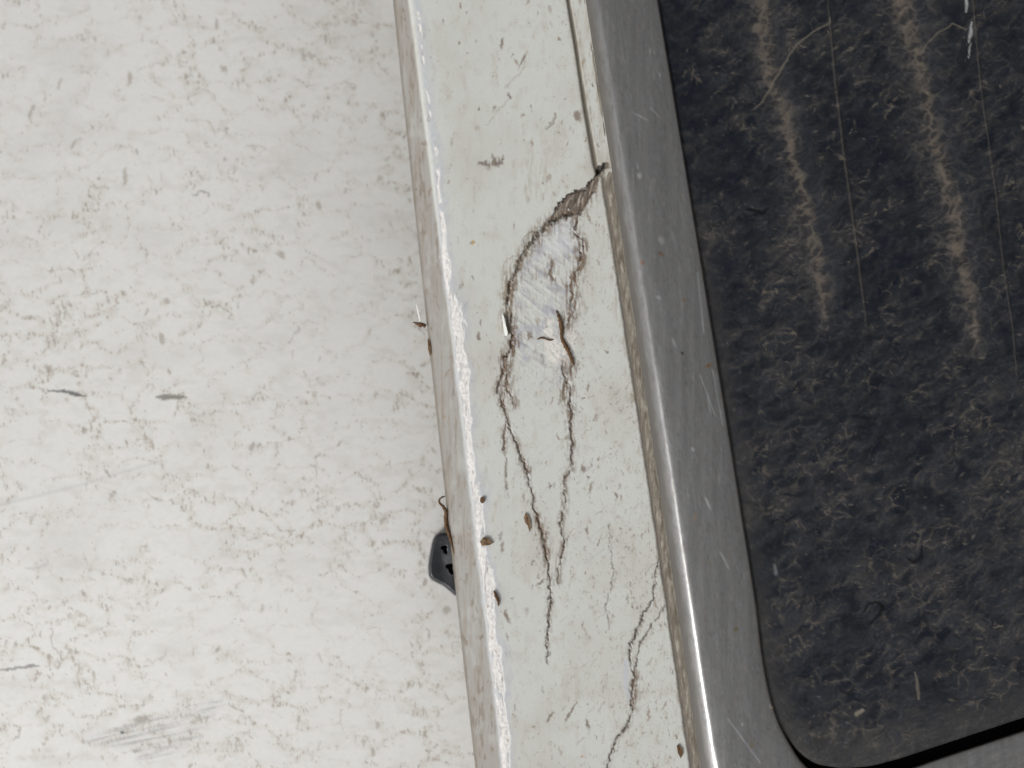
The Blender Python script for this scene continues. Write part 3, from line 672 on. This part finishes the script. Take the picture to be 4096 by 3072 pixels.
r1 = fbm(U + 24 * qa, W + 24 * qb, 230, 72, 4, 321, 0.5, True); r2 = fbm(U + 16 * qa, W + 16 * qb, 120, 42, 4, 327, 0.5, True)
sm = fbm(U, W, 120, 50, 4, 333)
c3_ = worley(U + 40 * qa + 9 * gr, W + 34 * qb + 9 * q2, 80, 48, 8)
cd = np.empty(Xd.shape + (3,), np.float32); cd[:] = (0.0078, 0.0103, 0.0160)
DUST = np.array((0.074, 0.069, 0.064)); PALE = np.array((0.165, 0.138, 0.110)); SOFT = np.array((0.0315, 0.0345, 0.0425))
lowd = sstep(300, 2900, Yd)
clump = sstep(-0.22, 0.28, fbm(U, W, 280, 150, 3, 361) + 0.12 * lowd)
area = sstep(-0.35, 0.35, q1 + 0.2 * lowd + 0.45 * qb) * (0.15 + 0.85 * clump)
cd = mixc(cd, sstep(-0.35, 0.55, sm + 0.4 * q1 + 0.25 * lowd) * (0.45 + 0.3 * lowd) * (0.75 + 0.25 * clump), SOFT)
cd = mixc(cd, sstep(-0.1, 0.6, q2 + 0.6 * gr) * (0.22 + 0.25 * lowd), SOFT * 1.4)
cd = mixc(cd, (1 - sstep(0.0, 0.50, c1_ + 0.08 * q3)) * (0.3 + 0.7 * area) * 0.34, DUST * 0.75)
cd = mixc(cd, (1 - sstep(0.0, 0.30, c3_ + 0.10 * q3)) * (0.25 + 0.75 * area) * 0.30, DUST * 0.85)
cd = mixc(cd, sstep(0.55, 0.90, r1 + 0.08 * gr) * (0.25 + 0.75 * area) * 0.55, DUST)
cd = mixc(cd, sstep(0.60, 0.92, r2 + 0.08 * gr) * sstep(-0.3, 0.3, q1 + 0.5 * sm) * 0.5, DUST)
cd = mixc(cd, sstep(0.0, 0.5, gr) * (0.2 + 0.8 * area) * 0.18, DUST)
sm2 = fbm(U + 30 * qa, W + 30 * qb, 100, 58, 3, 341)
cd = mixc(cd, sstep(0.05, 0.40, -sm2) * 0.62, (0.0085, 0.0112, 0.0172))
cd = mixc(cd, sstep(0.80, 0.94, r1 + 0.06 * gr) * sstep(-0.15, 0.3, q2 + 0.5 * qb) * (0.25 + 0.75 * clump) * 0.8, PALE)
r3 = fbm(U + 35 * qb, W + 30 * qa, 150, 70, 3, 351, 0.45, True)
cd = mixc(cd, sstep(0.86, 0.96, r3 + 0.04 * gr) * sstep(-0.2, 0.3, q1 + 0.6 * qa + 0.2 * lowd) * (0.2 + 0.8 * clump) * 0.7, PALE)
cd = mixc(cd, sstep(0.80, 0.95, r2 + 0.06 * gr) * sstep(-0.1, 0.35, qa + 0.4 * q2) * (0.2 + 0.8 * clump) * 0.6, PALE)
cd = mixc(cd, (1 - sstep(0.0, 0.12, c3_ + 0.08 * gr)) * sstep(0.0, 0.4, qb + 0.5 * q2 + 0.15 * lowd) * clump * 0.4, PALE)
cd = mixc(cd, sstep(0.25, 0.55, q2 + 0.3 * q3) * sstep(0.05, 0.35, qa) * 0.3, PALE * 0.7)
# dust against the trim and along the bottom edge
din = Xd - np.interp(Yd, ys_ + [2600, 2760, 2950, 3050, 3130], [MI(y) for y in ys_] + [3047, 3076, 3145, 3209, 3300])
cd = mixc(cd, (1 - sstep(0, 90, din + 50 * q2)) * sstep(500, 1200, Yd) * 0.35, (0.075, 0.071, 0.066))
cd = mixc(cd, (1 - sstep(0, 260, be[None] - Yd + 120 * q2)) * 0.35, (0.085, 0.081, 0.075))
# the two run marks
sA = [(3040, -200), (3050, 0), (3057, 95), (3069, 209), (3088, 354), (3133, 443), (3164, 551), (3177, 665), (3215, 810), (3247, 949), (3266, 1044), (3291, 1145), (3305, 1280)]
sB = [(3570, -200), (3607, 0), (3645, 127), (3677, 253), (3702, 380), (3734, 538), (3760, 620), (3785, 728), (3823, 854), (3830, 981), (3848, 1050), (3880, 1200), (3900, 1400)]
for pts, w in ((sA, [26, 26, 34, 24, 22, 26, 24, 24, 26, 24, 28, 20, 12]), (sB, [42, 42, 40, 34, 24, 36, 30, 26, 32, 40, 30, 22, 14])):
    Xdw = Xd + 30 * wx + 12 * q2 + 8 * gr; Ydw = Yd + 16 * wy
    m = seg(pts, np.array(w) * 0.8, 0.95); mw = seg(pts, np.array(w) * 2.6, 0.98)
    cd = mixc(cd, mw * (0.24 + 0.45 * sstep(-0.1, 0.5, q2 + 0.4 * gr) + 0.5 * (1 - sstep(0.0, 0.25, c3_))) * 0.75, DUST * 1.25)
    cd = mixc(cd, m * np.clip(0.12 + 0.6 * sstep(-0.1, 0.35, q2 + 0.4 * gr) + 0.7 * (1 - sstep(0.0, 0.3, c3_)), 0, 1) * 0.62, PALE * np.array((0.98, 0.95, 0.94)))
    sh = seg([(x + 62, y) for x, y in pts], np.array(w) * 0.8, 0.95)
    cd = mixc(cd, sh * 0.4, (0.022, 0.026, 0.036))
dz = np.zeros(Xd.shape, np.float32)
def hair(pts, w, c, al, dh=0.0, wk=0.6):
    global cd, dz, Xdw, Ydw
    Xdw = Xd + 16 * wk * wx; Ydw = Yd + 16 * wk * wy
    m = seg(pts, w, 0.7); cd = mixc(cd, m * al * sstep(-0.7, 0.1, q2 + 0.4), c); dz = dz + m * dh
HAIR = (0.22, 0.19, 0.15)
hair([(3316, 60), (3316, 92), (3266, 120), (3196, 171), (3152, 228), (3107, 304), (3057, 399), (3010, 440)], [1.5, 3, 3, 3.5, 3.5, 3.5, 3, 2], HAIR, .5)
hair([(3867, 116), (3840, 108), (3810, 95), (3747, 133), (3702, 184), (3680, 220)], [2.5, 3, 3, 3, 2.5, 2], HAIR, .42)
hair([(3864, -20), (3866, 20), (3863, 50)], [3, 6, 3], (.42, .42, .42), .7); hair([(3888, 90), (3884, 125), (3876, 165)], [3, 7, 3], (.42, .42, .42), .7); hair([(3886, 170), (3880, 205), (3874, 235)], [2, 4, 2], (.35, .35, .34), .7)
l1p = [(3300, -200), (3319, 0), (3348, 316), (3386, 633), (3443, 1050), (3474, 1303), (3512, 1556), (3519, 1660)]
l2p = [(3880, -200), (3930, 348), (3993, 791), (4019, 1050), (4057, 1303), (4075, 1500)]
hair(l1p, 3, (0.010, 0.010, 0.011), .45, -0.05, .12); hair([(x - 9, y) for x, y in l1p[1:6]], [2, 4, 3, 4, 2], HAIR, .2, .03, .12)
hair(l2p, 3, (0.010, 0.010, 0.011), .35, -0.04, .12); hair([(x - 8, y) for x, y in l2p], 2.5, HAIR, .2, 0, .12)
hair([(3420, 1655), (3460, 1668), (3500, 1675), (3518, 1655)], [4, 7, 9, 4], (0.006, 0.006, 0.007), .55, -0.1)
hair([(2985, 838), (3020, 842), (3050, 846), (3075, 832)], [3, 8, 9, 3], (0.006, 0.006, 0.007), .85, -0.2)
hair([(3460, 2440), (3475, 2415), (3510, 2412), (3535, 2430), (3510, 2460), (3480, 2495)], [4, 4, 4, 8, 5, 4], (0.006, 0.006, 0.007), .8, -0.2)
hair([(3630, 2235), (3660, 2245), (3690, 2225), (3690, 2180)], [4, 9, 8, 3], (0.006, 0.006, 0.008), .8, -0.2)
hair([(3655, 2690), (3668, 2740), (3676, 2795)], [3, 6, 4], HAIR, .5); hair([(3360, 2760), (3395, 2780), (3415, 2745)], [4, 8, 4], (0.008, 0.008, 0.01), .7)
hair([(3425, 2855), (3450, 2840)], [9, 7], (.3, .27, .21), .6); hair([(3098, 2255), (3103, 2295)], [4, 8], (.2, .2, .2), .6)
for i in range(300):
    x = rng.uniform(2700, 4250); y = rng.uniform(-100, 2980); L = rng.uniform(5, 16) ; a = rng.uniform(-1.2, 0.3); s2 = rng.random() < .35
    c0, c1 = np.searchsorted(sd_, [x - offd(y) - 30, x - offd(y) + 30]); rr = np.searchsorted(Yd[:, min(c0, len(sd_) - 1)], [y - 25, y + 25])
    sl = (slice(max(rr[0] - 6, 0), rr[1] + 6), slice(c0, c1)); xx = Xd[sl] - x; yy = Yd[sl] - y
    u = xx * math.cos(a) + yy * math.sin(a); v = -xx * math.sin(a) + yy * math.cos(a)
    m = (1 - sstep(.4, 1.3, np.sqrt((u / L) ** 2 + (v / (L * .35)) ** 2))) * rng.uniform(.2, .6)
    cd[sl] = mixc(cd[sl], m, (.006, .007, .010) if s2 else (.15, .13, .105))
zd = 2.35 + dz + 0.02 * q2 + 0.22 * q1 + 0.02 * (v1 - 0.5)
zd = zd + 0.9 * sstep(2400, 3000, Yd) * sstep(3000, 3500, Xd)
dist_e = be[None] - Yd
rnd = np.clip(1 - dist_e / 22.0, 0, 1)
zd = zd - 1.3 * (1 - np.sqrt(np.clip(1 - rnd ** 2, 0, 1)))
Vd = P(Xd, Yd, zd)
walls = [P(Xd[-1:], Yd[-1:] + o_, zd[-1:] + dzz) for o_, dzz in ((2, -0.8), (0, -2.0), (-30, -3.2))]
Vd = np.concatenate([Vd] + walls, 0)
padr = lambda A: np.concatenate([A] + [A[-1:]] * 3, 0)
rd = np.clip(0.62 + 0.2 * q2 + 0.1 * lowd, 0.42, 0.95)
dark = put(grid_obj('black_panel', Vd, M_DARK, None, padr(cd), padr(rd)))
dark['label'] = 'dusty black panel with two brown run marks'

# gasket tray under the gap
gx = np.linspace(2500, 6600, 60); gy = np.linspace(-1100, 3420, 80)
GX, GY = np.meshgrid(gx, gy)
hem = np.interp(GX, [2500, 3200, 3400, 5050, 6600], [3420, 3420, 3330, 2790, 2280])
GY = -1100 + (GY + 1100) * (hem + 1100) / 4520
GX = GX - 0.1 * np.maximum(0, 400 - GY)
gask = put(grid_obj('gasket', P(GX, GY, -4.2 + 0.1 * fbm(GX, GY, 200, seed=210)), M_GASK))

# ------------------------------------------------------------------ small solid pieces
def tube(name, pts, radii, mat, seg_n=8, jit=0.12, flat=1.0):
    """tapered uneven rod along points (metres)"""
    p = catmull(np.asarray(pts, float), max(14, len(pts) * 6)); n = len(p)
    rr = np.interp(np.linspace(0, 1, n), np.linspace(0, 1, len(radii)), radii)
    tg = np.gradient(p, axis=0); tg /= np.linalg.norm(tg, axis=1)[:, None] + 1e-12
    up = np.array([0, 0, 1.0]); V = []
    r_ = np.random.default_rng(len(pts) * 31 + n)
    for i in range(n):
        a = np.cross(up, tg[i]); a /= np.linalg.norm(a) + 1e-9; b = np.cross(tg[i], a)
        for k in range(seg_n):
            t = 2 * math.pi * k / seg_n; q = rr[i] * (1 + r_.normal(0, jit))
            V.append(p[i] + q * (a * math.cos(t) + b * math.sin(t) * flat))
    V += [p[0], p[-1]]; F = []
    for i in range(n - 1):
        for k in range(seg_n):
            k2 = (k + 1) % seg_n; F.append((i * seg_n + k, i * seg_n + k2, (i + 1) * seg_n + k2, (i + 1) * seg_n + k))
    c0, c1 = n * seg_n, n * seg_n + 1
    for k in range(seg_n):
        k2 = (k + 1) % seg_n
        F.append((c0, k2, k, k)); F.append((c1, (n - 1) * seg_n + k, (n - 1) * seg_n + k2, (n - 1) * seg_n + k2))
    me = bpy.data.meshes.new(name)
    me.from_pydata([tuple(v) for v in V], [], [tuple(dict.fromkeys(f)) for f in F]); me.update()
    for q in me.polygons: q.use_smooth = True
    me.materials.append(mat); o = bpy.data.objects.new(name, me); C.objects.link(o)
    return o

def chip(name, outline, thick, mat, lift=None, crumple=0.0):
    """thin solid flake from an outline of (px, py, z)"""
    o3 = np.array([P(x, y, z) for x, y, z in outline]); n = len(o3); ctr = o3.mean(0)
    r_ = np.random.default_rng(n * 7)
    mid = (o3 + ctr) / 2 + r_.normal(0, crumple, (n, 3)) * MM
    dn = np.array([0, 0, -thick * MM])
    V = list(o3) + list(mid) + [ctr] + list(o3 + dn) + [ctr + dn]
    F = []
    for i in range(n):
        j = (i + 1) % n
        F += [(i, j, n + j, n + i), (n + i, n + j, 2 * n), (i, 2 * n + 1 + i, 2 * n + 1 + j, j), (2 * n + 1 + j, 2 * n + 1 + i, 3 * n + 1)]
    me = bpy.data.meshes.new(name); me.from_pydata([tuple(v) for v in V], [], F); me.update()
    bm = bmesh.new(); bm.from_mesh(me); bmesh.ops.recalc_face_normals(bm, faces=bm.faces); bm.to_mesh(me); bm.free()
    me.materials.append(mat); o = bpy.data.objects.new(name, me); C.objects.link(o)
    return o

# lifted paint flake on the left crack
fl = sub(chip('paint_flake', [(2007, 1256, 0.9), (2014, 1262, 1.0), (2022, 1296, 1.25), (2031, 1330, 1.2), (2029, 1343, 0.9), (2020, 1343, 0.25), (2013, 1304, 0.3)], 0.22, M_CHIP), frame)
fl['label'] = 'lifted flake of white paint at the crack'

def P3(x, y, z): return P(x, y, z)
# brown stalk lying on the patch
o = tube('dry_stalk', [P3(2225, 1242, .35), P3(2236, 1268, .5), P3(2245, 1300, .65), P3(2247, 1330, .7), P3(2248, 1356, .7), P3(2262, 1382, .65), P3(2276, 1408, .6), P3(2288, 1440, .5), P3(2294, 1460, .4)],
         [.25 * MM, .5 * MM, .62 * MM, .6 * MM, .62 * MM, .72 * MM, .66 * MM, .55 * MM, .25 * MM], M_TWIG, jit=.28, flat=.7)
tag(o, 'bent brown dry stalk lying in the cracked patch of the white frame', 'stalk')
o = tube('plant_fibre', [P3(2150, 1358, .3), P3(2162, 1352, .45), P3(2180, 1354, .45), P3(2198, 1360, .42), P3(2214, 1358, .3)], [.15 * MM, .3 * MM, .28 * MM, .3 * MM, .12 * MM], M_TWIG)
tag(o, 'short brown fibre lying crosswise beside the bent stalk', 'fibre')
o = chip('seed_husk', [(2096, 2070, .5), (2102, 2052, .5), (2112, 2062, .6), (2122, 2085, .65), (2124, 2112, .5), (2118, 2128, .3), (2112, 2104, .5), (2100, 2090, .5)], .45, M_TAN, crumple=.12)
tag(o, 'small tan seed husk on the white frame left of the long crack', 'husk')
o = chip('leaf_scrap', [(2708, 2985, .45), (2716, 2978, .5), (2730, 3000, .6), (2732, 3018, .5), (2722, 3034, .35), (2712, 3010, .5)], .4, M_TWIG, crumple=.12)
tag(o, 'dark brown leaf scrap on the frame beside the sealant, bottom right corner', 'leaf scrap')
o = chip('dirt_crumb', [(1920, 2168, .7), (1932, 2152, .9), (1952, 2152, .9), (1962, 2164, .8), (1974, 2172, .4), (1958, 2180, .5), (1944, 2182, .6), (1928, 2184, .6)], .9, M_TAN, crumple=.2)
tag(o, 'tan crumb of dirt stuck on the worn white edge beside the rubber bumper', 'crumb')
o = tube('bark_sliver', [P3(1976, 2362, .4), P3(1984, 2384, .55), P3(1992, 2402, .5), P3(1994, 2424, .3)], [.2 * MM, .55 * MM, .5 * MM, .15 * MM], M_TWIG)
tag(o, 'dark bark sliver at the worn white edge below the rubber bumper', 'sliver')
o = chip('soil_crumb', [(1922, 1992, .6), (1932, 1988, .8), (1940, 1996, .7), (1936, 2010, .5), (1926, 2014, .5), (1920, 2004, .6)], .8, M_TWIG, crumple=.15)
tag(o, 'dark soil crumb on the worn white edge above the rubber bumper', 'crumb')

# dry root hanging over the lip above the bumper
zl = lambda y: -9.3
o = tube('dry_root', [P3(1779, 1986, -8.6), P3(1766, 1990, -8.2), P3(1757, 2000, -8.4), P3(1760, 2014, -8.8), P3(1774, 2028, -9.2), P3(1784, 2048, -9.6), P3(1784, 2080, -10.1), P3(1788, 2112, -9.6), P3(1800, 2150, -8.9), P3(1809, 2182, -8.6), P3(1818, 2214, -8.5)],
         [.22 * MM, .28 * MM, .32 * MM, .38 * MM, .5 * MM, .75 * MM, .7 * MM, .7 * MM, .55 * MM, .42 * MM, .2 * MM], M_TWIG, jit=.2)
tag(o, 'hooked brown dry root on the frame edge above the rubber bumper', 'root')
o = chip('bark_scrap', [(1710, 1352, -8.6), (1718, 1362, -8.4), (1724, 1385, -8.3), (1724, 1412, -8.5), (1719, 1425, -9.2), (1712, 1395, -9.2)], .5, M_TWIG, crumple=.15)
tag(o, 'thin brown bark scrap on the outer edge of the frame', 'bark scrap')
o = tube('moss_tuft', [P3(1652, 1290, -10.2), P3(1666, 1293, -9.6), P3(1680, 1298, -9.2), P3(1694, 1300, -8.9), P3(1704, 1304, -9.0)], [.12 * MM, .4 * MM, .75 * MM, .55 * MM, .5 * MM], M_TWIG, jit=.3)
tag(o, 'small brown tuft sticking out from the outer frame edge', 'tuft')
o = chip('paint_splinter', [(1663, 1218, -8.2), (1668, 1222, -8.2), (1676, 1252, -8.6), (1682, 1278, -9.0), (1684, 1296, -9.2), (1678, 1290, -9.2), (1670, 1256, -8.7)], .3, M_CHIP)
tag(o, 'white splinter of paint pointing up from the brown tuft', 'splinter')

# ------------------------------------------------------------------ rubber bumper between panel and lip
out = np.array([(1900, 2128), (1792, 2126), (1759, 2128), (1739, 2142), (1728, 2171), (1718, 2226), (1713, 2265), (1715, 2305), (1726, 2318), (1745, 2329), (1774, 2343), (1800, 2364), (1822, 2384), (1900, 2390)], float)
closed = np.vstack([out, out[:1]])
tcl = np.concatenate([[0], np.cumsum(np.hypot(*np.diff(closed, axis=0).T))]); na = 120
tq = np.linspace(0, tcl[-1], na, endpoint=False)
oc = np.stack([np.interp(tq, tcl, closed[:, 0]), np.interp(tq, tcl, closed[:, 1])], 1)
for _ in range(2): oc = (np.roll(oc, 1, 0) + 2 * oc + np.roll(oc, -1, 0)) / 4
ctr = np.array([1800, 2255.0])
rings = []
zb0 = float(panel_z(1715, 2255)) - 0.6
for f in np.linspace(0.02, 0.86, 40): rings.append((f, 0.0))
for a in np.linspace(0, math.pi / 2, 9)[1:]: rings.append((0.86 + 0.14 * math.sin(a), -(1 - math.cos(a)) * 2.6))
rings += [(1.0, -6.0), (1.01, -10.0), (1.02, None)]
ztop = -12.2
Vb = []
for f, dzb in rings:
    p2 = ctr + (oc - ctr) * f
    zz = np.full(na, zb0) if dzb is None else np.full(na, ztop + dzb)
    if dzb is not None:
        bowl = np.exp(-(((p2[:, 0] - 1768) / 34) ** 2 + ((p2[:, 1] - 2255) / 70) ** 2)); zz = zz - 0.7 * bowl
        for hx, hy, ha, hb in ((1778, 2194, 9, 15), (1800, 2270, 11, 19)):
            q = np.hypot((p2[:, 0] - hx - 0.3 * (p2[:, 1] - hy)) / ha, (p2[:, 1] - hy) / hb) + 0.35 * np.sin(3 * np.arctan2(p2[:, 1] - hy, p2[:, 0] - hx) + 1); zz = zz - 5.0 * (1 - sstep(0.75, 1.1, q))
    Vb.append(P(p2[:, 0], p2[:, 1], zz))
Vb = np.array(Vb); nr = len(rings)
i = np.arange(nr * na).reshape(nr, na); i2 = np.roll(i, -1, 1)
F = np.stack([i[:-1], i[1:], i2[1:], i2[:-1]], -1).reshape(-1, 4)
bump_o = mesh_obj('rubber_bumper', Vb, F, M_RUB)
bm = bmesh.new(); bm.from_mesh(bump_o.data); bm.verts.ensure_lookup_table()
bm.faces.new([bm.verts[k] for k in range(na)]); bmesh.ops.recalc_face_normals(bm, faces=bm.faces); bm.to_mesh(bump_o.data); bm.free()
tag(bump_o, 'black rubber bumper with two holes wedged under the white frame', 'bumper')
